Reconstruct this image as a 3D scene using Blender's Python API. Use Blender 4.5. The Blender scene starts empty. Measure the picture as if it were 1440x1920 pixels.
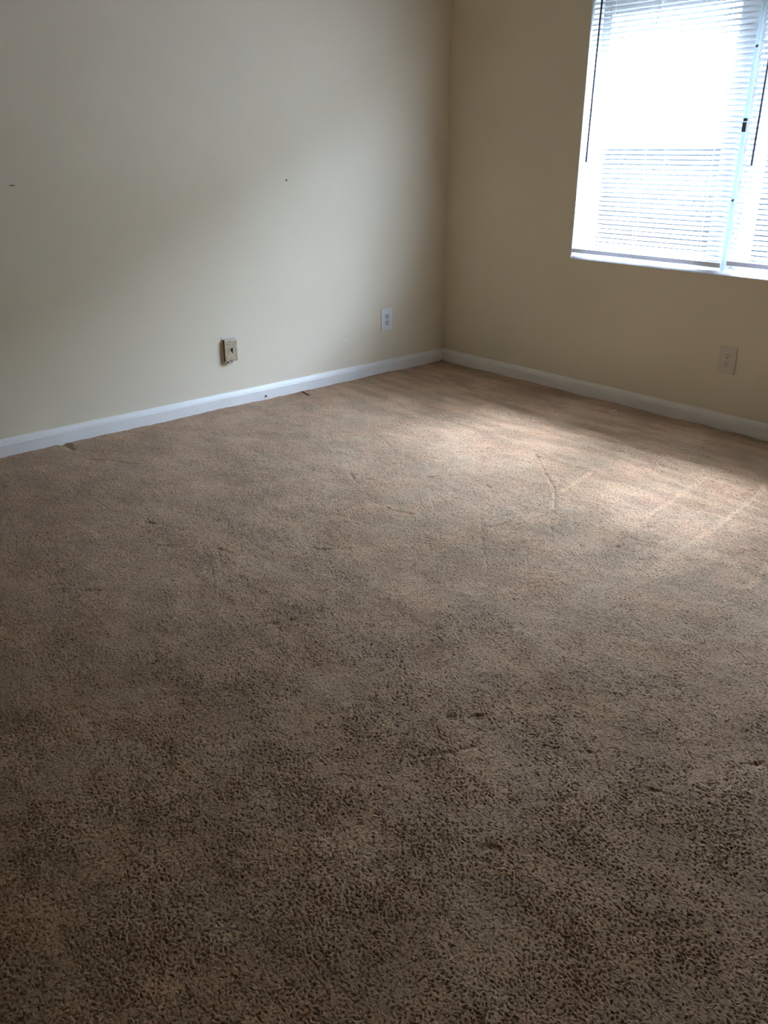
import bpy, bmesh, math, random
import numpy as np
from mathutils import Vector, Matrix

scene = bpy.context.scene
C = scene.collection

# ------------------------------------------------------------------ camera
CAM = Vector((3.6475, -3.6936, 1.2220))
YAW, PITCH, ROLL = math.radians(-48.708), math.radians(23.7225), math.radians(-0.08)
F_PX = 1554.94
fwd = Vector((math.sin(YAW) * math.cos(PITCH), math.cos(YAW) * math.cos(PITCH), -math.sin(PITCH)))
rgt = Vector((math.cos(YAW), -math.sin(YAW), 0))
up = rgt.cross(fwd)
r2 = rgt * math.cos(ROLL) + up * math.sin(ROLL)
u2 = up * math.cos(ROLL) - rgt * math.sin(ROLL)
cam_data = bpy.data.cameras.new('camera')
cam_data.sensor_fit = 'VERTICAL'
cam_data.sensor_height = 36.0
cam_data.lens = 36.0 * F_PX / 1920.0
cam_data.clip_start = 0.02
cam = bpy.data.objects.new('camera', cam_data)
M = Matrix((r2, u2, -fwd)).transposed().to_4x4()
M.translation = CAM
cam.matrix_world = M
C.objects.link(cam)
scene.camera = cam

# ------------------------------------------------------------------ sky: plain overcast, brighter overhead than at the horizon
SKY_STRENGTH = 1.0
EXPOSURE = 5.78
world = bpy.data.worlds.new('overcast_sky')
scene.world = world
world.use_nodes = True
wn, wl = world.node_tree.nodes, world.node_tree.links
wn.clear()
w_out = wn.new('ShaderNodeOutputWorld')
w_bg = wn.new('ShaderNodeBackground')
w_tc = wn.new('ShaderNodeTexCoord')
w_sep = wn.new('ShaderNodeSeparateXYZ')
w_map = wn.new('ShaderNodeMapRange')
w_map.inputs['From Min'].default_value = 0.0
w_map.inputs['From Max'].default_value = 1.0
w_map.inputs['To Min'].default_value = 0.5
w_map.inputs['To Max'].default_value = 1.5
w_mul = wn.new('ShaderNodeVectorMath')
w_mul.operation = 'SCALE'
w_mul.inputs[0].default_value = (0.72, 0.93, 1.36)
wl.new(w_tc.outputs['Generated'], w_sep.inputs[0])
wl.new(w_sep.outputs['Z'], w_map.inputs['Value'])
wl.new(w_map.outputs[0], w_mul.inputs['Scale'])
wl.new(w_mul.outputs[0], w_bg.inputs['Color'])
w_bg.inputs['Strength'].default_value = SKY_STRENGTH
wl.new(w_bg.outputs[0], w_out.inputs[0])

# sun behind thin cloud, high in front of the window
SUN_STRENGTH = 1.5
SUN_ELEV = 58
sd = bpy.data.lights.new('veiled_sun', 'SUN')
sd.energy = SUN_STRENGTH
sd.angle = math.radians(18)
sd.color = (0.80, 0.93, 1.32)
so = bpy.data.objects.new('veiled_sun', sd)
so.rotation_euler = (math.radians(-(90 - SUN_ELEV)), 0, math.radians(0))
so.location = (1.75, 3, 6)
C.objects.link(so)

# sampling portal for the window opening: emits nothing itself
pd = bpy.data.lights.new('window_portal', 'AREA')
pd.shape = 'RECTANGLE'
pd.size, pd.size_y = 1.70, 1.26
pd.cycles.is_portal = True
po = bpy.data.objects.new('window_portal', pd)
po.location = (1.752, 0.17, 1.305)
po.rotation_euler = (math.radians(-90), 0, 0)
C.objects.link(po)

vs = scene.view_settings
vs.view_transform = 'Standard'
vs.look = 'None'
vs.gamma = 1.0
vs.use_curve_mapping = False
vs.exposure = EXPOSURE
scene.cycles.max_bounces = 12
scene.cycles.diffuse_bounces = 6
scene.cycles.transparent_max_bounces = 12

# ------------------------------------------------------------------ helpers
def tag(o, label=None, cat=None, group=None, kind=None):
    if label: o['label'] = label
    if cat: o['category'] = cat
    if group: o['group'] = group
    if kind: o['kind'] = kind
    return o

def empty(name, loc=(0, 0, 0)):
    o = bpy.data.objects.new(name, None)
    o.empty_display_size = 0.05
    o.location = loc
    C.objects.link(o)
    return o

def link(name, me, parent=None):
    o = bpy.data.objects.new(name, me)
    C.objects.link(o)
    if parent is not None:
        o.parent = parent
        o.matrix_parent_inverse = Matrix.Translation(-world_loc(parent))
    return o

def world_loc(o):
    v = Vector(o.location)
    p = o.parent
    if p is not None:
        v = v + world_loc(p) + o.matrix_parent_inverse.translation if p else v
    return v

def obj(name, bm, m, parent=None, smooth=False):
    me = bpy.data.meshes.new(name)
    bmesh.ops.recalc_face_normals(bm, faces=bm.faces[:])
    bm.to_mesh(me); bm.free()
    me.materials.append(m)
    if smooth:
        me.polygons.foreach_set('use_smooth', [True] * len(me.polygons))
    return link(name, me, parent)

def box(bm, x0, x1, y0, y1, z0, z1, bevel=0.0, seg=2):
    v = [bm.verts.new((x, y, z)) for x in (x0, x1) for y in (y0, y1) for z in (z0, z1)]
    q = [(0, 1, 3, 2), (4, 6, 7, 5), (0, 4, 5, 1), (2, 3, 7, 6), (0, 2, 6, 4), (1, 5, 7, 3)]
    fs = [bm.faces.new([v[i] for i in f]) for f in q]
    if bevel > 0:
        es = list({e for f in fs for e in f.edges})
        bmesh.ops.bevel(bm, geom=es, offset=bevel, segments=seg, affect='EDGES', profile=0.6)
    return bm

def boxmesh(*a, **k):
    return box(bmesh.new(), *a, **k)

def prism(bm, prof, axis, a0, a1):
    """profile (list of 2D points) swept along a world axis; for axis 'x' points are (y,z), 'y' -> (x,z), 'z' -> (x,y)"""
    def P(a, p):
        return {'x': (a, p[0], p[1]), 'y': (p[0], a, p[1]), 'z': (p[0], p[1], a)}[axis]
    A = [bm.verts.new(P(a0, p)) for p in prof]
    B = [bm.verts.new(P(a1, p)) for p in prof]
    n = len(prof)
    for i in range(n):
        j = (i + 1) % n
        bm.faces.new((A[i], A[j], B[j], B[i]))
    bm.faces.new(A); bm.faces.new(B[::-1])
    return bm

def tube(bm, pts, r, seg=8):
    pts = [Vector(p) for p in pts]
    rings = []
    for i, p in enumerate(pts):
        d = (pts[min(i + 1, len(pts) - 1)] - pts[max(i - 1, 0)]).normalized()
        a = d.orthogonal().normalized() if abs(d.z) < 0.9 else d.cross(Vector((1, 0, 0))).normalized()
        b = d.cross(a)
        rr = r[i] if isinstance(r, (list, tuple)) else r
        rings.append([bm.verts.new(p + rr * (math.cos(t) * a + math.sin(t) * b)) for t in [2 * math.pi * k / seg for k in range(seg)]])
    for A, B in zip(rings, rings[1:]):
        for k in range(seg):
            bm.faces.new((A[k], A[(k + 1) % seg], B[(k + 1) % seg], B[k]))
    bm.faces.new(rings[0][::-1]); bm.faces.new(rings[-1])
    return bm

def disc_prism(bm, centre, axis, r, depth, seg=20, flat=1.0, squash=1.0):
    """short cylinder (axis 'x' or 'y'); flat<1 cuts its top and bottom flat like a receptacle face"""
    c = Vector(centre)
    prof = []
    for k in range(seg):
        t = 2 * math.pi * k / seg
        prof.append((squash * r * math.cos(t), max(-flat * r, min(flat * r, r * math.sin(t)))))
    if axis == 'x':
        return prism(bm, [(c.y + a, c.z + b) for a, b in prof], 'x', c.x, c.x + depth)
    return prism(bm, [(c.x + a, c.z + b) for a, b in prof], 'y', c.y, c.y + depth)

# ------------------------------------------------------------------ materials
def mat(name, col, rough=0.6, spec=0.4, bump=None, var=None, metal=0.0):
    m = bpy.data.materials.new(name)
    m.use_nodes = True
    nt = m.node_tree
    n, l = nt.nodes, nt.links
    b = n['Principled BSDF']
    b.inputs['Base Color'].default_value = (*col, 1)
    b.inputs['Roughness'].default_value = rough
    b.inputs['Specular IOR Level'].default_value = spec
    b.inputs['Metallic'].default_value = metal
    tc = n.new('ShaderNodeNewGeometry')
    if var:                                        # (scale, amount): mottling of the paint itself
        t = n.new('ShaderNodeTexNoise')
        t.inputs['Scale'].default_value = var[0]
        t.inputs['Detail'].default_value = 4
        l.new(tc.outputs['Position'], t.inputs['Vector'])
        r = n.new('ShaderNodeMapRange')
        r.inputs['From Min'].default_value = 0.3
        r.inputs['From Max'].default_value = 0.7
        r.inputs['To Min'].default_value = 1 - var[1]
        r.inputs['To Max'].default_value = 1 + var[1]
        l.new(t.outputs['Fac'], r.inputs['Value'])
        s = n.new('ShaderNodeVectorMath'); s.operation = 'SCALE'
        s.inputs[0].default_value = col
        l.new(r.outputs[0], s.inputs['Scale'])
        l.new(s.outputs[0], b.inputs['Base Color'])
    if bump:                                       # (scale, strength, distance)
        t = n.new('ShaderNodeTexNoise')
        t.inputs['Scale'].default_value = bump[0]
        t.inputs['Detail'].default_value = 3
        l.new(tc.outputs['Position'], t.inputs['Vector'])
        u = n.new('ShaderNodeBump')
        u.inputs['Strength'].default_value = bump[1]
        u.inputs['Distance'].default_value = bump[2]
        l.new(t.outputs['Fac'], u.inputs['Height'])
        l.new(u.outputs[0], b.inputs['Normal'])
    return m

WALL = (0.74, 0.645, 0.47)
m_wall = mat('beige_wall_paint', WALL, 0.62, 0.35, bump=(140, 0.25, 0.0012), var=(1.3, 0.025))
m_ceil = mat('ceiling_paint', (0.74, 0.67, 0.54), 0.9, 0.2, bump=(90, 0.4, 0.002))
m_trim = mat('white_trim_paint', (0.80, 0.77, 0.70), 0.38, 0.5, bump=(60, 0.15, 0.0006), var=(9, 0.03))
m_sill = mat('white_sill', (0.80, 0.80, 0.78), 0.35, 0.5, var=(14, 0.05))
m_frame = mat('window_frame_metal', (0.42, 0.42, 0.41), 0.45, 0.5)
m_latch = mat('grey_latch_metal', (0.16, 0.17, 0.19), 0.45, 0.5, metal=0.4)
m_cord = mat('white_cord', (0.82, 0.82, 0.80), 0.8, 0.2)
m_wand = mat('wand_plastic', (0.10, 0.10, 0.13), 0.35, 0.5)  # backlit silhouette of a clear wand, put into the colour
m_plate = mat('white_outlet_plastic', (0.76, 0.755, 0.73), 0.35, 0.5)
m_recept = mat('outlet_receptacle_plastic', (0.58, 0.58, 0.56), 0.35, 0.5)
m_painted = mat('painted_over_outlet', (0.665, 0.60, 0.47), 0.55, 0.4, bump=(160, 0.2, 0.001))
m_slot = mat('dark_slot', (0.015, 0.013, 0.012), 0.9, 0.1)
m_screw = mat('screw_metal', (0.45, 0.44, 0.42), 0.4, 0.5, metal=0.8)
m_jack = mat('tan_jack_plastic', (0.45, 0.355, 0.225), 0.5, 0.4, bump=(220, 0.4, 0.001), var=(70, 0.22))
m_jackside = mat('jack_box_shaded_brown', (0.15, 0.105, 0.06), 0.6, 0.3)  # shade of the side facing away from the window is put into this brown
m_spackle = mat('white_spackle', (0.80, 0.79, 0.76), 0.9, 0.2)
m_caulk = mat('grey_caulk', (0.66, 0.61, 0.51), 0.8, 0.2)
m_hole = mat('nail_hole_dark', (0.10, 0.085, 0.065), 0.95, 0.1)
m_scuff = mat('wall_scuff', (0.24, 0.20, 0.145), 0.9, 0.1)
m_splinter = mat('dark_wood_splinter', (0.060, 0.030, 0.018), 0.8, 0.2)
m_scrap = mat('pale_scrap', (0.78, 0.74, 0.68), 0.8, 0.2)
m_yard = mat('pale_yard', (0.20, 0.20, 0.18), 0.95, 0.1, bump=(30, 0.6, 0.03), var=(0.6, 0.2))
m_verge = mat('dark_verge', (0.011, 0.012, 0.012), 0.95, 0.1, bump=(8, 0.8, 0.1), var=(0.9, 0.35))
m_added_slope = mat('added_slope', (0.15, 0.15, 0.12), 0.95, 0.1, bump=(3, 0.8, 0.1), var=(0.3, 0.2))  # for the slope added outside to hold back low sky

def vinyl_material(name, trans, tcol):
    m = bpy.data.materials.new(name)
    m.use_nodes = True
    n, l = m.node_tree.nodes, m.node_tree.links
    b = n['Principled BSDF']
    b.inputs['Base Color'].default_value = (0.82, 0.83, 0.83, 1)
    b.inputs['Roughness'].default_value = 0.4
    t = n.new('ShaderNodeBsdfTranslucent')
    t.inputs['Color'].default_value = (*tcol, 1)
    mx = n.new('ShaderNodeMixShader')
    mx.inputs[0].default_value = trans
    l.new(b.outputs[0], mx.inputs[1]); l.new(t.outputs[0], mx.inputs[2])
    l.new(mx.outputs[0], n['Material Output'].inputs[0])
    return m
m_slat = vinyl_material('white_vinyl_slat', 0.36, (0.80, 0.80, 0.80))
m_rail = vinyl_material('blind_rail_vinyl', 0.10, (0.70, 0.70, 0.74))
m_mull = vinyl_material('white_vinyl_mullion', 0.55, (0.74, 0.84, 0.86))

def glass_material():
    m = bpy.data.materials.new('window_glass')
    m.use_nodes = True
    n, l = m.node_tree.nodes, m.node_tree.links
    n.remove(n['Principled BSDF'])
    t = n.new('ShaderNodeBsdfTransparent'); t.inputs[0].default_value = (0.95, 0.965, 0.96, 1)
    g = n.new('ShaderNodeBsdfGlossy'); g.inputs['Roughness'].default_value = 0.02
    lw = n.new('ShaderNodeLayerWeight')
    p5 = n.new('ShaderNodeMath'); p5.operation = 'POWER'; p5.inputs[1].default_value = 4.0
    l.new(lw.outputs['Facing'], p5.inputs[0])
    f = n.new('ShaderNodeMath'); f.operation = 'MULTIPLY_ADD'; f.inputs[1].default_value = 0.85; f.inputs[2].default_value = 0.04
    l.new(p5.outputs[0], f.inputs[0])
    mx = n.new('ShaderNodeMixShader')
    l.new(f.outputs[0], mx.inputs[0]); l.new(t.outputs[0], mx.inputs[1]); l.new(g.outputs[0], mx.inputs[2])
    l.new(mx.outputs[0], n['Material Output'].inputs[0])
    return m
m_glass = glass_material()

def carpet_material():
    m = bpy.data.materials.new('beige_cut_pile')
    m.use_nodes = True
    n, l = m.node_tree.nodes, m.node_tree.links
    b = n['Principled BSDF']
    b.inputs['Roughness'].default_value = 1.0
    b.inputs['Specular IOR Level'].default_value = 0.05
    b.inputs['Sheen Weight'].default_value = 0.15
    b.inputs['Sheen Roughness'].default_value = 0.6
    g = n.new('ShaderNodeNewGeometry')
    def noise(scale, detail=3, rough=0.5):
        t = n.new('ShaderNodeTexNoise')
        t.inputs['Scale'].default_value = scale
        t.inputs['Detail'].default_value = detail
        t.inputs['Roughness'].default_value = rough
        l.new(g.outputs['Position'], t.inputs['Vector'])
        return t
    def ramp(src, c0, c1, p0, p1):
        r = n.new('ShaderNodeValToRGB')
        r.color_ramp.elements[0].position = p0; r.color_ramp.elements[0].color = (*c0, 1)
        r.color_ramp.elements[1].position = p1; r.color_ramp.elements[1].color = (*c1, 1)
        l.new(src, r.inputs[0])
        return r.outputs[0]
    def mul(a, c):
        x = n.new('ShaderNodeMix'); x.data_type = 'RGBA'; x.blend_type = 'MULTIPLY'
        x.inputs[0].default_value = 1
        l.new(a, x.inputs[6]); l.new(c, x.inputs[7])
        return x.outputs[2]
    base = ramp(noise(2.3, 4).outputs['Fac'], CARPET_A, CARPET_B, 0.36, 0.64)     # soiled and cleaner areas
    fib = ramp(noise(420, 2, 0.7).outputs['Fac'], (0.74, 0.73, 0.72), (1.12, 1.12, 1.13), 0.32, 0.68)   # yarn to yarn
    blot = ramp(noise(5.5, 2).outputs['Fac'], (1.035, 0.98, 0.95), (0.985, 1.005, 0.985), 0.38, 0.62)
    fib2 = ramp(noise(170, 2, 0.6).outputs['Fac'], (0.76, 0.75, 0.74), (1.10, 1.10, 1.10), 0.32, 0.58)
    at = n.new('ShaderNodeAttribute'); at.attribute_name = 'nap'                    # brushed nap: vacuum strokes, foot marks
    nap = ramp(at.outputs['Fac'], (0.76, 0.755, 0.75), (1.30, 1.30, 1.30), 0.0, 1.0)
    l.new(mul(mul(mul(mul(base, fib), fib2), blot), nap), b.inputs['Base Color'])
    u = n.new('ShaderNodeBump')
    u.inputs['Strength'].default_value = 0.7
    u.inputs['Distance'].default_value = 0.002
    l.new(noise(330, 3, 0.65).outputs['Fac'], u.inputs['Height'])
    pr = n.new('ShaderNodeMapRange')                                                # gaps between the yarn tips
    pr.inputs['From Min'].default_value = 0.26; pr.inputs['From Max'].default_value = 0.46
    l.new(noise(150, 2, 0.5).outputs['Fac'], pr.inputs['Value'])
    u3 = n.new('ShaderNodeBump')
    u3.inputs['Strength'].default_value = 0.9; u3.inputs['Distance'].default_value = 0.006
    l.new(pr.outputs[0], u3.inputs['Height']); l.new(u.outputs[0], u3.inputs['Normal'])
    l.new(u3.outputs[0], b.inputs['Normal'])
    return m
CARPET_A = (0.372, 0.231, 0.119)
CARPET_B = (0.448, 0.285, 0.157)
m_carpet = carpet_material()

# ------------------------------------------------------------------ room shell
RX, RY, RZ = 6.00, -6.80, 2.44          # room: x 0..RX, y RY..0, height RZ
T = 0.15                                # wall thickness
WX0, WX1, WZ0, WZ1 = 0.9165, 2.588, 0.690, 1.925      # window opening

floor = tag(obj('floor', boxmesh(-T, RX + T, RY - T, T, -0.12, -0.014), m_ceil), 'concrete slab beneath the carpet', None, None, 'structure')
ceiling = tag(obj('ceiling', boxmesh(-T, RX + T, RY - T, T, RZ, RZ + 0.12), m_ceil), 'flat off-white ceiling above the room', None, None, 'structure')
wall_left = tag(obj('wall_left', boxmesh(-T, 0, RY - T, T, -0.014, RZ), m_wall), 'long bare beige wall with two plates above the baseboard', None, None, 'structure')
wall_near = tag(obj('wall_near', boxmesh(RX, RX + T, RY - T, T, -0.014, RZ), m_wall), 'beige wall behind the viewer', None, None, 'structure')
wall_back = tag(obj('wall_back', boxmesh(0, RX, RY - T, RY, -0.014, RZ), m_wall), 'beige wall opposite the window', None, None, 'structure')

bm = bmesh.new()                        # window wall as one solid with a hole
def ring(y):
    o = [bm.verts.new((x, y, z)) for x, z in ((0, -0.014), (RX, -0.014), (RX, RZ), (0, RZ))]
    i = [bm.verts.new((x, y, z)) for x, z in ((WX0, WZ0), (WX1, WZ0), (WX1, WZ1), (WX0, WZ1))]
    return o, i
(o0, i0), (o1, i1) = ring(0.0), ring(T)
for k in range(4):
    j = (k + 1) % 4
    bm.faces.new((o0[k], o0[j], i0[j], i0[k])); bm.faces.new((o1[k], i1[k], i1[j], o1[j]))
    bm.faces.new((i0[k], i0[j], i1[j], i1[k])); bm.faces.new((o0[k], o1[k], o1[j], o0[j]))
wall_right = tag(obj('wall_right', bm, m_wall), 'beige wall pierced by the window', None, None, 'structure')

BH = 0.0708
def base_prof(s):                       # moulded top: flat face, small cove, sloped cap
    return [(0, -0.012), (s * 0.013, -0.012), (s * 0.013, 0.046), (s * 0.0115, 0.049), (s * 0.0112, 0.053), (s * 0.0085, 0.060), (s * 0.006, 0.0665), (s * 0.0045, BH), (0, BH)]
bl = tag(obj('baseboard_left', prism(bmesh.new(), base_prof(1), 'y', RY, 0.0), m_trim), 'white moulded baseboard under the long bare wall', None, None, 'structure')
br = tag(obj('baseboard_right', prism(bmesh.new(), base_prof(-1), 'x', 0.0, RX), m_trim), 'white moulded baseboard under the window wall', None, None, 'structure')

# cable hole low in the left baseboard
bm = bmesh.new()
N = 20
rg = []
for (r_, dx) in ((0.0085, 0.0), (0.0085, 0.0012), (0.0068, 0.002), (0.0050, 0.0012)):
    rg.append([bm.verts.new((0.013 + dx, -1.337 + r_ * math.cos(2 * math.pi * k / N), 0.0125 + r_ * math.sin(2 * math.pi * k / N))) for k in range(N)])
for A, B in zip(rg, rg[1:]):
    for k in range(N):
        bm.faces.new((A[k], A[(k + 1) % N], B[(k + 1) % N], B[k]))
obj('cable_grommet', bm, m_screw, bl, True)
obj('cable_hole', disc_prism(bmesh.new(), (0.0132, -1.334, 0.0125), 'x', 0.0048, 0.0006, 16), m_slot, bl)

# marks on the left wall
def blob(name, y, z, ry, rz, m, parent, seed, h=0.0012):
    rnd = random.Random(seed)
    bm = bmesh.new()
    n = 18
    rad = [1 + rnd.uniform(-0.28, 0.28) for _ in range(n)]
    A = [bm.verts.new((0.0, y + ry * rad[k] * math.cos(2 * math.pi * k / n), z + rz * rad[k] * math.sin(2 * math.pi * k / n))) for k in range(n)]
    B = [bm.verts.new((h, y + 0.7 * ry * rad[k] * math.cos(2 * math.pi * k / n), z + 0.7 * rz * rad[k] * math.sin(2 * math.pi * k / n))) for k in range(n)]
    for k in range(n):
        bm.faces.new((A[k], A[(k + 1) % n], B[(k + 1) % n], B[k]))
    bm.faces.new(B)
    return obj(name, bm, m, parent)
tag(blob('nail_hole', -1.1318, 1.0741, 0.0060, 0.0045, m_hole, wall_left, 2), 'dark nail hole in the wall')
blob('torn_paint', -1.1255, 1.0700, 0.0050, 0.0030, m_spackle, wall_left, 5, 0.0018)
tag(blob('scuff', -2.4632, 1.0855, 0.0135, 0.0030, m_scuff, wall_left, 7), 'short dark scuff on the wall')
tag(blob('spackle_patch', -0.7735, 0.2255, 0.0125, 0.0048, m_spackle, wall_left, 11), 'small white spackle patch')
blob('paint_chip', -0.7735, 0.2205, 0.0055, 0.0022, m_wall, wall_left, 12, 0.002)

# ------------------------------------------------------------------ window
win = tag(empty('window_1', (1.752, 0.0, WZ0)), 'two-light window in a deep white reveal behind blinds', None, None, 'structure')
obj('sill', prism(bmesh.new(), [(0.149, WZ0), (-0.0015, WZ0), (-0.0015, 0.6935), (0.004, 0.6990), (0.013, 0.7060), (0.024, 0.7100), (0.149, 0.7125)], 'x', WX0, WX1), m_sill, win)
MX0, MX1 = 1.7425, 1.7625
mull = obj('mullion', boxmesh(MX0, MX1, 0.000, 0.005, 0.7080, WZ1, 0.0015), m_mull, win)
obj('mullion_post', boxmesh(MX0 - 0.004, MX1 + 0.004, 0.090, 0.149, 0.7105, WZ1, 0.002), m_frame, win)
lat = tag(obj('latch', boxmesh(1.7470, 1.7655, -0.011, 0.000, 1.2805, 1.3180, 0.002), m_latch, mull), 'dark grey latch on the mullion')
obj('latch_tip', boxmesh(1.7478, 1.7660, -0.009, 0.000, 1.3215, 1.3335, 0.002), m_latch, mull)
for zz in (1.5995, 1.0090):
    obj('screw_cap', disc_prism(bmesh.new(), (1.7525, -0.003, zz), 'y', 0.0055, 0.004, 12), m_latch, mull)
# painted returns lining the opening
lin = 0.004
obj('reveal', boxmesh(WX0, WX0 + lin, 0.0005, 0.149, 0.711, WZ1), m_sill, win)
obj('reveal', boxmesh(WX1 - lin, WX1, 0.0005, 0.149, 0.711, WZ1), m_sill, win)
FY0, FY1 = 0.095, 0.135
for (a, b, side) in ((WX0 + lin, MX0, 0), (MX1, WX1 - lin, 1)):
    obj('frame_head', boxmesh(a, b, FY0, FY1, 1.79, WZ1, 0.003), m_frame, win)
    obj('frame_track', boxmesh(a, b, FY0 - 0.02, FY1, 0.711, 0.745, 0.003), m_frame, win)
    obj('frame_jamb', boxmesh(a, a + 0.045, FY0, FY1, 0.745, 1.79, 0.003), m_frame, win)
    wst = 0.125 if side == 0 else 0.06
    obj('sash_stile', boxmesh(b - wst, b, FY0 - 0.01, FY1, 0.745, 1.79, 0.003), m_frame, win)
    obj('pane', boxmesh(a + 0.045, b - wst, 0.115, 0.119, 0.745, 1.79), m_glass, win)

# ------------------------------------------------------------------ mini blinds
PITCH_S, SLAT_W, TILT = 0.0212, 0.0252, math.radians(30.5)
BY = 0.0165                                     # depth of the slat centre line inside the reveal
Z_LEVEL = 1.2411
def slat_mesh(length):
    """thin crowned strip, room edge tipped down"""
    n = 6
    prof_t, prof_b = [], []
    for k in range(n + 1):
        s = -0.5 + k / n
        y = s * SLAT_W
        z = 0.0013 * (1 - 4 * s * s)
        yy = y * math.cos(TILT) - z * math.sin(TILT)
        zz = y * math.sin(TILT) + z * math.cos(TILT)
        prof_t.append((yy, zz + 0.00025)); prof_b.append((yy, zz - 0.00025))
    bm = prism(bmesh.new(), prof_t + prof_b[::-1], 'x', -length / 2, length / 2)
    me = bpy.data.meshes.new('slat')
    bmesh.ops.recalc_face_normals(bm, faces=bm.faces[:])
    bm.to_mesh(me); bm.free()
    me.materials.append(m_slat)
    return me

def blind(x0, x1, rail_z0, rail_z1, cords, wand_x, wand_z, label, seed):
    rnd = random.Random(seed)
    t = tag(empty('venetian_blind', ((x0 + x1) / 2, BY, rail_z0)), label, 'blind', 'mini blinds in the window')
    obj('headrail', boxmesh(x0, x1, 0.003, 0.030, 1.897, 1.9245, 0.002), m_slat, t)
    me = slat_mesh(x1 - x0 - 0.003)
    k0 = math.ceil((rail_z1 + 0.010 - Z_LEVEL) / PITCH_S)
    k1 = math.floor((1.890 - Z_LEVEL) / PITCH_S)
    for k in range(k0, k1 + 1):
        s = link('slat', me, t)
        s.location = ((x0 + x1) / 2, BY, Z_LEVEL + k * PITCH_S + rnd.uniform(-0.0006, 0.0006))
        s.rotation_euler = (rnd.uniform(-0.03, 0.03), rnd.uniform(-0.0006, 0.0006), 0)
    r = obj('bottom_rail', boxmesh(x0, x1, 0.004, 0.029, rail_z0, rail_z1, 0.003), m_rail, t)
    for cx in cords:
        bm = bmesh.new()                        # ladder: front and back strings, lift cord and the rungs under each slat
        zt = 1.897
        for yy in (BY - 0.0135, BY + 0.0135):
            pts = []
            for k in range(k0 * 2 - 1, k1 * 2 + 2):
                zc = Z_LEVEL + k * PITCH_S / 2
                pts.append((cx + (0.0011 if k % 2 else -0.0011), yy, zc))
            tube(bm, [(cx, yy, rail_z1)] + pts + [(cx, yy, zt)], 0.0011, 5)
        for k in range(k0, k1 + 1):
            z = Z_LEVEL + k * PITCH_S - 0.002
            tube(bm, [(cx, BY - 0.0135, z - 0.0042), (cx, BY + 0.0135, z + 0.0042)], 0.0006, 4)
        obj('ladder_cord', bm, m_cord, t)
        obj('cord_button', disc_prism(bmesh.new(), (cx, 0.0025, (rail_z0 + rail_z1) / 2), 'y', 0.0045, 0.0015, 12), m_cord, r)
    w = bmesh.new()
    tube(w, [(wand_x[0], -0.012, 1.885), (wand_x[1], -0.012, wand_z + 0.06), (wand_x[1], -0.012, wand_z)], [0.0046, 0.0046, 0.0054], 6)
    wo = obj('tilt_wand', w, m_wand, t)
    h = bmesh.new()
    tube(h, [(wand_x[0], 0.003, 1.905), (wand_x[0], -0.010, 1.906), (wand_x[0], -0.0125, 1.897), (wand_x[0], -0.012, 1.884)], 0.0015, 6)
    obj('hook', h, m_wand, wo)
    return t
blind(0.9215, 1.7400, 0.7215, 0.7430, (1.030, 1.272, 1.614), (0.9800, 0.9712), 1.155, 'white mini blind next to the room corner, hung between wall and mullion', 3)
blind(1.7650, 2.5830, 0.7345, 0.7555, (1.853, 2.170, 2.480), (1.8176, 1.8170), 1.151, 'white mini blind cut off by the picture edge, beyond the mullion', 4)

# ------------------------------------------------------------------ wall outlets
def place(bm_list_parent, o): return o

def outlet(name, wall, c, w, h, mp, mr, label):
    """wall 'L': plate on x=0 facing +x, c=(y,z); wall 'R': plate on y=0 facing -y, c=(x,z)"""
    def bxm(u0, u1, z0, z1, d0, d1, bev=0.0, seg=2):
        if wall == 'L':
            return boxmesh(d0, d1, c[0] + u0, c[0] + u1, c[1] + z0, c[1] + z1, bev, seg)
        return boxmesh(c[0] + u0, c[0] + u1, -d1, -d0, c[1] + z0, c[1] + z1, bev, seg)
    def dsc(u, z, r, d0, d1, seg=20, flat=1.0):
        if wall == 'L':
            return disc_prism(bmesh.new(), (d0, c[0] + u, c[1] + z), 'x', r, d1 - d0, seg, flat)
        return disc_prism(bmesh.new(), (c[0] + u, -d1, c[1] + z), 'y', r, d1 - d0, seg, flat)
    t = tag(empty(name, (0.0, c[0], c[1]) if wall == 'L' else (c[0], 0.0, c[1])), label, 'outlet', 'power outlets')
    obj('cover_plate', bxm(-w / 2, w / 2, -h / 2, h / 2, 0.0, 0.0058, 0.0026, 3), mp, t)
    for s in (1, -1):
        f = obj('receptacle', dsc(0, s * 0.0185, 0.0165, 0.0050, 0.0076, 28, 0.80), mr, t)
        obj('slot', bxm(-0.0073, -0.0048, s * 0.0185 + 0.0005, s * 0.0185 + 0.0095, 0.0070, 0.0079), m_slot, f)
        obj('slot', bxm(0.0048, 0.0073, s * 0.0185 + 0.0010, s * 0.0185 + 0.0088, 0.0070, 0.0079), m_slot, f)
        obj('ground_hole', dsc(0, s * 0.0185 - 0.0068, 0.0027, 0.0070, 0.0079, 12), m_slot, f)
    sc = obj('screw', dsc(0, 0, 0.0032, 0.0050, 0.0068, 12), mp if wall == 'R' else m_screw, t)
    return t
outlet('power_outlet', 'L', (-0.4690, 0.3060), 0.083, 0.125, m_plate, m_recept, 'white duplex power outlet near the room corner on the bare wall')
outlet('power_outlet', 'R', (1.8490, 0.3210), 0.082, 0.123, m_painted, m_painted, 'beige painted-over power outlet below the window')

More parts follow.
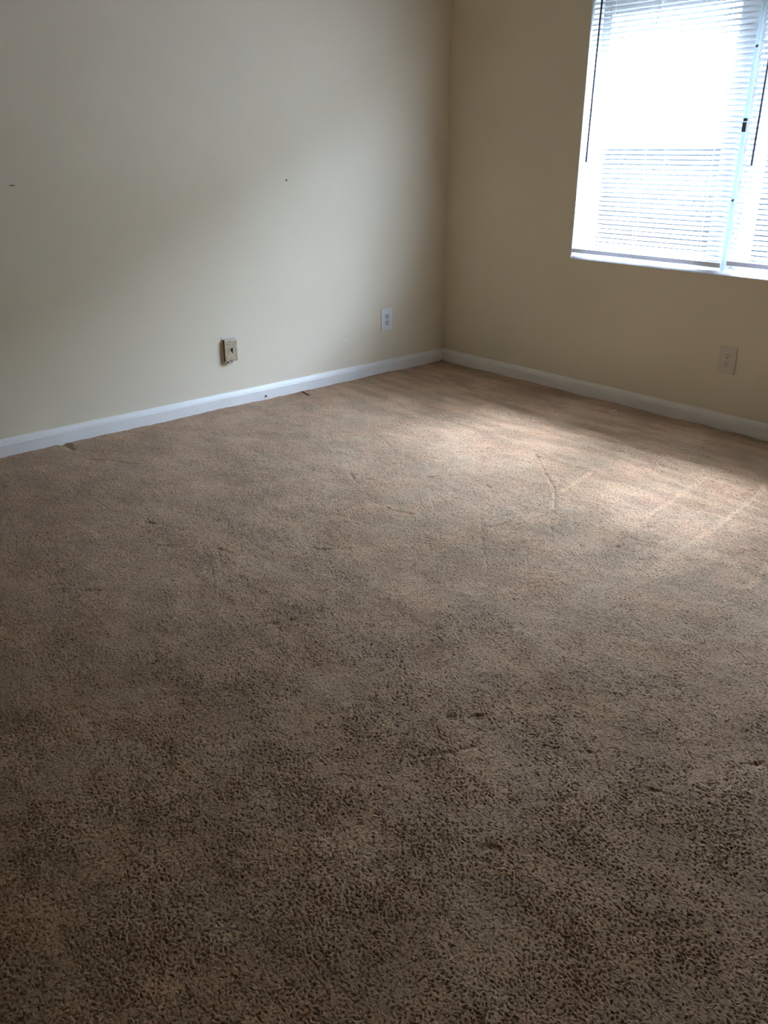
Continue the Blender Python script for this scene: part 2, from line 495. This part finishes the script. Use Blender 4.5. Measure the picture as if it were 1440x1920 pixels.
# ------------------------------------------------------------------ old phone jack on the left wall
JY0, JY1, JZ0, JZ1, JD = -1.5665, -1.4970, 0.2320, 0.3440, 0.022
jk = tag(empty('phone_jack', (0, (JY0 + JY1) / 2, JZ0)), 'tan boxy phone jack with a dark keyhole on the bare wall', 'phone jack')
obj('backing_frame', boxmesh(0, 0.004, JY0 - 0.003, JY1 + 0.004, JZ0 - 0.004, JZ1 + 0.007, 0.0015), m_caulk, jk)
obj('housing', boxmesh(0.002, JD - 0.004, JY0 + 0.0005, JY1 - 0.001, JZ0 + 0.001, JZ1 - 0.001, 0.002), m_jackside, jk)
# face plate with a keyhole cut right through it
bm = bmesh.new()
ky, kz = -1.5275, 0.2905
outer = [(JY0, JZ0), (JY1, JZ0), (JY1, JZ1), (JY0, JZ1)]
hole = []
for k in range(13):                              # round top of the keyhole, then the slit below it
    a = math.radians(-50 + 280 * k / 12)
    hole.append((ky + 0.0072 * math.cos(a), kz + 0.0085 * math.sin(a)))
hole += [(ky + 0.0002, kz - 0.0165), (ky + 0.0058, kz - 0.0190)]
vo = {d: [bm.verts.new((d, y, z)) for y, z in outer] for d in (JD - 0.004, JD)}
vh = {d: [bm.verts.new((d, y, z)) for y, z in hole] for d in (JD - 0.004, JD)}
for d in (JD - 0.004, JD):
    es = [bm.edges.new((L[i], L[(i + 1) % len(L)])) for L in (vo[d], vh[d]) for i in range(len(L))]
    bmesh.ops.triangle_fill(bm, edges=es, use_beauty=True)
for L in (vo, vh):
    a, b = L[JD - 0.004], L[JD]
    for i in range(len(a)):
        j = (i + 1) % len(a)
        bm.faces.new((a[i], a[j], b[j], b[i]))
fp = obj('face_plate', bm, m_jack, jk)
obj('keyhole_recess', boxmesh(JD - 0.0042, JD - 0.0036, ky - 0.011, ky + 0.011, kz - 0.023, kz + 0.012), m_slot, fp)
obj('plate_lip', boxmesh(JD - 0.003, JD + 0.0012, JY0 + 0.002, JY1, JZ1 - 0.006, JZ1 + 0.001, 0.001), m_caulk, fp)
# hanger tab and hook at the lower edge
bm = bmesh.new()
tube(bm, [(JD - 0.002, -1.5600, JZ0 + 0.004), (JD + 0.001, -1.5520, JZ0 - 0.002), (JD + 0.001, -1.5430, JZ0 - 0.0075), (JD - 0.001, -1.5370, JZ0 - 0.0085)], [0.0022, 0.0022, 0.0019, 0.0014], 8)
obj('hook', bm, m_jackside, jk, True)
bm = prism(bmesh.new(), [(-1.5520, JZ0 + 0.004), (-1.5350, JZ0 + 0.004), (-1.5350, JZ0 - 0.003), (-1.5400, JZ0 - 0.0065), (-1.5450, JZ0 - 0.004)], 'x', JD - 0.003, JD)
obj('paint_drip', bm, m_spackle, jk)
obj('latch_slot', boxmesh(JD - 0.001, JD + 0.0008, -1.5355, -1.5300, JZ0 - 0.006, JZ0 + 0.004, 0.0006), m_jackside, jk)

# ------------------------------------------------------------------ carpet: cut pile as real relief
rs = np.random.RandomState(7)
_perm = rs.permutation(4096).astype(np.int32)
_ang = rs.uniform(0, 2 * np.pi, 4096)
_gx, _gy = np.cos(_ang).astype(np.float32), np.sin(_ang).astype(np.float32)
def perlin(x, y, seed=0):
    xi, yi = np.floor(x).astype(np.int64), np.floor(y).astype(np.int64)
    fx, fy = (x - xi).astype(np.float32), (y - yi).astype(np.float32)
    def g(ix, iy, dx, dy):
        h = _perm[(_perm[(ix + seed * 131) & 4095] + iy) & 4095]
        return _gx[h] * dx + _gy[h] * dy
    u, v = fx * fx * fx * (fx * (fx * 6 - 15) + 10), fy * fy * fy * (fy * (fy * 6 - 15) + 10)
    a = g(xi, yi, fx, fy); b = g(xi + 1, yi, fx - 1, fy)
    c = g(xi, yi + 1, fx, fy - 1); d = g(xi + 1, yi + 1, fx - 1, fy - 1)
    return 1.41 * ((a + u * (b - a)) + v * ((c + u * (d - c)) - (a + u * (b - a))))
def sst(a, b, x):
    t = np.clip((x - a) / (b - a), 0, 1)
    return t * t * (3 - 2 * t)
def polydist(x, y, pl):
    d = np.full(x.shape, 9.0, np.float32)
    for (ax, ay), (bx, by) in zip(pl, pl[1:]):
        ex, ey = bx - ax, by - ay
        t = np.clip(((x - ax) * ex + (y - ay) * ey) / (ex * ex + ey * ey), 0, 1)
        d = np.minimum(d, np.hypot(x - ax - t * ex, y - ay - t * ey))
    return d
DARK = [[(1.485, -0.915), (1.564, -0.985), (1.748, -1.142), (1.827, -1.207), (1.889, -1.284), (2.008, -1.455), (2.067, -1.529)], [(1.534, -0.966), (1.625, -0.968), (1.777, -0.944)], [(1.772, -1.573), (1.872, -1.68), (1.997, -1.804), (2.112, -1.911)], [(1.876, -1.683), (1.917, -1.646), (1.988, -1.612)], [(1.91, -1.638), (1.924, -1.551), (1.898, -1.412), (1.889, -1.304)], [(1.461, -1.827), (1.574, -1.817), (1.676, -1.776)], [(1.812, -0.679), (1.904, -0.677), (2.025, -0.664)], [(2.208, -0.622), (2.338, -0.586)], [(1.415, -1.495), (1.47, -1.409), (1.519, -1.331)], [(1.561, -1.352), (1.663, -1.392)], [(2.275, -1.489), (2.306, -1.423)], [(1.02, -2.617), (1.046, -2.563), (1.128, -2.522), (1.218, -2.488)], [(1.24, -2.645), (1.286, -2.595), (1.335, -2.552)], [(1.422, -2.472), (1.469, -2.455)], [(1.629, -2.229), (1.678, -2.188), (1.706, -2.142)], [(1.399, -2.928), (1.434, -2.877), (1.463, -2.831)], [(1.893, -2.721), (1.926, -2.62), (1.966, -2.52), (2.013, -2.489)], [(0.288, -2.435), (0.38, -2.356), (0.493, -2.302)], [(0.89, -1.3), (1.038, -1.352)], [(0.581, -0.907), (0.646, -0.904)], [(1.201, -1.348), (1.264, -1.315)], [(1.146, -1.693), (1.257, -1.743), (1.288, -1.688)], [(0.939, -0.854), (1.055, -0.848)], [(2.134, -2.591), (2.127, -2.525), (2.126, -2.397)], [(2.551, -2.536), (2.577, -2.503), (2.607, -2.467)], [(2.387, -2.678), (2.382, -2.618), (2.37, -2.563)], [(2.604, -2.693), (2.639, -2.631), (2.67, -2.551)], [(2.801, -2.446), (2.817, -2.418), (2.845, -2.391)], [(2.99, -2.396), (3.055, -2.367), (3.118, -2.337), (3.174, -2.307)], [(3.078, -2.214), (3.096, -2.17), (3.117, -2.131)], [(2.874, -2.772), (2.897, -2.747), (2.928, -2.748)]]
LIGHT = [[(1.818, -0.945), (1.848, -1.096), (1.867, -1.225)], [(2.16, -0.653), (2.182, -0.827), (2.206, -1.005), (2.216, -1.184)], [(2.38, -0.603), (2.408, -0.854), (2.434, -1.08), (2.445, -1.297), (2.445, -1.448)], [(2.7, -1.246), (2.72, -1.411)], [(0.147, -0.263), (0.445, -0.378), (0.676, -0.443)], [(0.939, -0.723), (0.882, -0.546)]]
SLIT = [[(0.039, -1.116), (0.126, -1.13)], [(0.021, -2.44), (0.066, -2.434), (0.122, -2.435)]]

def pile_height(x, y, cell=0.002):
    """cell: local mesh spacing; yarn-scale relief fades where the mesh cannot carry it"""
    f1, f2 = np.clip(0.0052 / (1.6 * cell), 0, 1), np.clip(0.0032 / (1.6 * cell), 0, 1)
    wx = perlin(x / 0.011, y / 0.011, 1) * 0.0022
    wy = perlin(x / 0.011, y / 0.011, 2) * 0.0022
    X, Y = x + wx, y + wy
    patch = perlin(x / 0.17, y / 0.13, 3) + 0.5 * perlin(x / 0.07, y / 0.06, 4)        # where the pile stands open or lies flat
    h = 0.0022 * np.tanh(2.2 * patch) + 0.0035 * perlin(x / 0.42, y / 0.35, 12)
    h += 0.0010 * perlin(x / 0.024, y / 0.024, 5)
    h += f1 * 0.0009 * perlin(X / 0.0055, Y / 0.0055, 6) + f2 * 0.0006 * perlin(X / 0.0032, Y / 0.0032, 7)
    pit = sst(0.18, 0.70, perlin(X / 0.0050, Y / 0.0044, 8) + 0.22 * patch + 0.20 * perlin(x / 0.03, y / 0.03, 9))
    h -= f1 * 0.0050 * pit
    # strokes of the vacuum cleaner, running away from the window
    sx = x + 0.03 * perlin(x / 0.5, y / 0.7, 10)
    st = np.abs(((sx - 2.20) / 0.115) % 2.0 - 1.0)
    h += 0.0022 * (sst(0.25, 0.75, st) - 0.5) * sst(1.7, 2.2, x) * sst(-2.2, -1.2, y)
    wob = perlin(x / 0.05, y / 0.05, 11)
    brk = sst(-0.25, 0.25, perlin(x / 0.045, y / 0.045, 13))
    for pl in DARK:
        xs, ys = [p[0] for p in pl], [p[1] for p in pl]
        k = (x > min(xs) - .08) & (x < max(xs) + .08) & (y > min(ys) - .08) & (y < max(ys) + .08)
        if k.any():
            d = np.abs(polydist(x[k], y[k], pl) + wob[k] * 0.009)
            h[k] -= (0.0014 + 0.0036 * brk[k]) * np.exp(-(d / 0.0056) ** 2)
    for pl in LIGHT:
        xs, ys = [p[0] for p in pl], [p[1] for p in pl]
        k = (x > min(xs) - .08) & (x < max(xs) + .08) & (y > min(ys) - .08) & (y < max(ys) + .08)
        if k.any():
            d = np.abs(polydist(x[k], y[k], pl) + wob[k] * 0.004)
            h[k] += 0.0020 * np.exp(-(d / 0.011) ** 2)
    for pl, wd in zip(SLIT[1:], (0.014,)):
        d = polydist(x, y, pl)
        h -= 0.010 * np.exp(-(d / wd) ** 2)
    # the pile rolls down to the tack strip along the walls
    e = np.minimum(x - 0.013, -0.013 - y)
    h -= 0.004 * np.exp(-(np.maximum(e, 0) / 0.012) ** 2)
    return np.clip(h, -0.0125, 0.008)

def nap_of(x, y):
    a = perlin(x / 0.15, y / 0.12, 21) + 0.6 * perlin(x / 0.06, y / 0.05, 22)
    v = 0.16 * np.tanh(3.0 * a)
    w = sst(-1.35, -0.8, y)
    v = v * (1 - 0.5 * w) + 0.30 * w * np.tanh(3.5 * perlin(x / 0.34, y / 0.075, 23) + 1.2 * perlin(x / 0.09, y / 0.03, 24))
    sx = x + 0.03 * perlin(x / 0.5, y / 0.7, 10)
    st = np.abs(((sx - 2.20) / 0.115) % 2.0 - 1.0)
    v += 0.22 * (sst(0.35, 0.65, st) - 0.5) * sst(1.75, 2.2, x) * sst(-2.3, -1.3, y) * (1 - w)
    wob = 0.004 * perlin(x / 0.05, y / 0.05, 11)
    for pl in LIGHT:
        v += 0.55 * np.exp(-((polydist(x, y, pl) + wob) / 0.009) ** 2)
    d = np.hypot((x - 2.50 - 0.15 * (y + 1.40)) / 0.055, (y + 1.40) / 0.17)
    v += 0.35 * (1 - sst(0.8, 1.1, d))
    return np.clip(0.45 + v, 0, 1)

D = 0.00125                                      # finest spacing near the doorway end of the room, coarser further off
azc, half, R0, R1 = math.pi / 2 - YAW, math.radians(39), 0.66, 5.45
na = int(2 * half / D)
az = azc + np.linspace(-half, half, na)
rad = [R0]
while rad[-1] < R1:
    rad.append(rad[-1] + min(0.0060, 1.1 * (rad[-1] ** 2 + 1.49) / 1897.0))
rad = np.array(rad)
nr = len(rad)
AZ, RAD = np.meshgrid(az, rad)
xv = (CAM.x + RAD * np.cos(AZ)).ravel()
yv = (CAM.y + RAD * np.sin(AZ)).ravel()
EPS = 0.004
inside = (xv > EPS - 0.02) & (yv < 0.02 - EPS) & (xv < RX) & (yv > RY)
idx = np.arange(nr * na).reshape(nr, na)
q = np.stack([idx[:-1, :-1], idx[:-1, 1:], idx[1:, 1:], idx[1:, :-1]], -1).reshape(-1, 4)
q = q[inside[q].all(1)]
used = np.unique(q)
remap = np.full(nr * na, -1, np.int64); remap[used] = np.arange(len(used))
xv, yv = np.maximum(xv[used], 0.002), np.minimum(yv[used], -0.002)
cell = D * RAD.ravel()[used]
zv = pile_height(xv, yv, cell)
V = np.stack([xv, yv, zv], 1)
Q = remap[q]
# coarser pile over the rest of the room
gx, gy = np.linspace(0.002, RX, 250), np.linspace(RY, -0.002, 280)
GX, GY = np.meshgrid(gx, gy)
X2, Y2 = GX.ravel(), GY.ravel()
dx, dy = X2 - CAM.x, Y2 - CAM.y
da = (np.arctan2(dy, dx) - azc + np.pi) % (2 * np.pi) - np.pi
rr = np.hypot(dx, dy)
covered = (np.abs(da) * rr < half * rr - 0.03) & (np.abs(da) < half) & (rr > R0 + 0.03)
i2 = np.arange(X2.size).reshape(GX.shape)
q2 = np.stack([i2[:-1, :-1], i2[:-1, 1:], i2[1:, 1:], i2[1:, :-1]], -1).reshape(-1, 4)
q2 = q2[~covered[q2].all(1)]
u2_ = np.unique(q2); rm2 = np.full(X2.size, -1, np.int64); rm2[u2_] = np.arange(len(u2_))
Z2 = np.where(covered[u2_], -0.0105, -0.0015 + 0.002 * perlin(X2[u2_] / 0.17, Y2[u2_] / 0.13, 3))
Q = np.concatenate([Q, rm2[q2] + len(V)])
V = np.concatenate([V, np.stack([X2[u2_], Y2[u2_], Z2], 1)])
me = bpy.data.meshes.new('carpet')
me.vertices.add(len(V)); me.vertices.foreach_set('co', V.astype(np.float32).ravel())
me.loops.add(Q.size); me.loops.foreach_set('vertex_index', Q.astype(np.int32).ravel())
me.polygons.add(len(Q))
me.polygons.foreach_set('loop_start', np.arange(0, Q.size, 4, dtype=np.int32))
me.update(calc_edges=True)
nap = me.attributes.new('nap', 'FLOAT', 'POINT')
nap.data.foreach_set('value', nap_of(V[:, 0], V[:, 1]).astype(np.float32))
me.polygons.foreach_set('use_smooth', np.ones(len(Q), bool))
me.materials.append(m_carpet)
carpet = tag(link('carpet', me), 'worn pinkish beige cut-pile carpet covering the whole floor', 'carpet', None, 'stuff')

# ------------------------------------------------------------------ bits on the carpet
def scrap(name, x, y, ang, L, w, h, m, label, cat):
    z = float(pile_height(np.array([x]), np.array([y]))[0]) + 0.0005
    bm = bmesh.new()
    n = 6
    pts = [(-L / 2 + L * k / n, 0.12 * w * math.sin(k * 2.1), h * (0.5 + 0.18 * math.sin(k * 1.3))) for k in range(n + 1)]
    tube(bm, pts, [w * 0.35] + [w * 0.5] * (n - 1) + [w * 0.3], 6)
    o = obj(name, bm, m)
    o.location = (x, y, z); o.rotation_euler = (0, 0, ang)
    return tag(o, label, cat)
scrap('thread_scrap', 1.3695, -0.138, math.atan2(0.030, 0.015), 0.034, 0.0050, 0.004, m_scrap, 'pale scrap of thread on the carpet below the window', 'scrap')
scrap('splinter', 0.082, -1.1232, math.atan2(-0.014, 0.087), 0.086, 0.0055, 0.006, m_splinter, 'thin dark splinter lying on the carpet against the baseboard', 'splinter')
scrap('dirt_crumb', 0.021, -0.021, 0.6, 0.010, 0.0075, 0.004, m_slot, 'dark crumb of dirt tucked in the room corner', 'crumb')

ADDED_SLOPE_Z = 8.2  # top of the added slope; sets how much low sky it hides
# ------------------------------------------------------------------ outside the window: pale yard, dark verge, slope added to block low sky light
bm = bmesh.new()
prof = [(0.16, -0.25), (7.6, -0.25), (7.7, 0.62), (8.0, 1.20), (8.6, 1.24), (14.0, ADDED_SLOPE_Z), (17.0, ADDED_SLOPE_Z + 0.4), (60.0, ADDED_SLOPE_Z + 0.5), (60.0, -1.5), (0.16, -1.5)]
prism(bm, prof, 'x', -45, 45)
bm.faces.ensure_lookup_table()
land = tag(obj('yard_with_added_slope', bm, m_yard), 'overexposed yard outside the window, with an added slope blocking low sky', None, None, 'structure')
land.data.materials.append(m_verge)
land.data.materials.append(m_added_slope)
for p in land.data.polygons:
    c = p.center
    p.material_index = 1 if (7.5 < c.y < 8.5 and abs(c.x) < 1) else (2 if c.y >= 8.5 and abs(c.x) < 1 else 0)
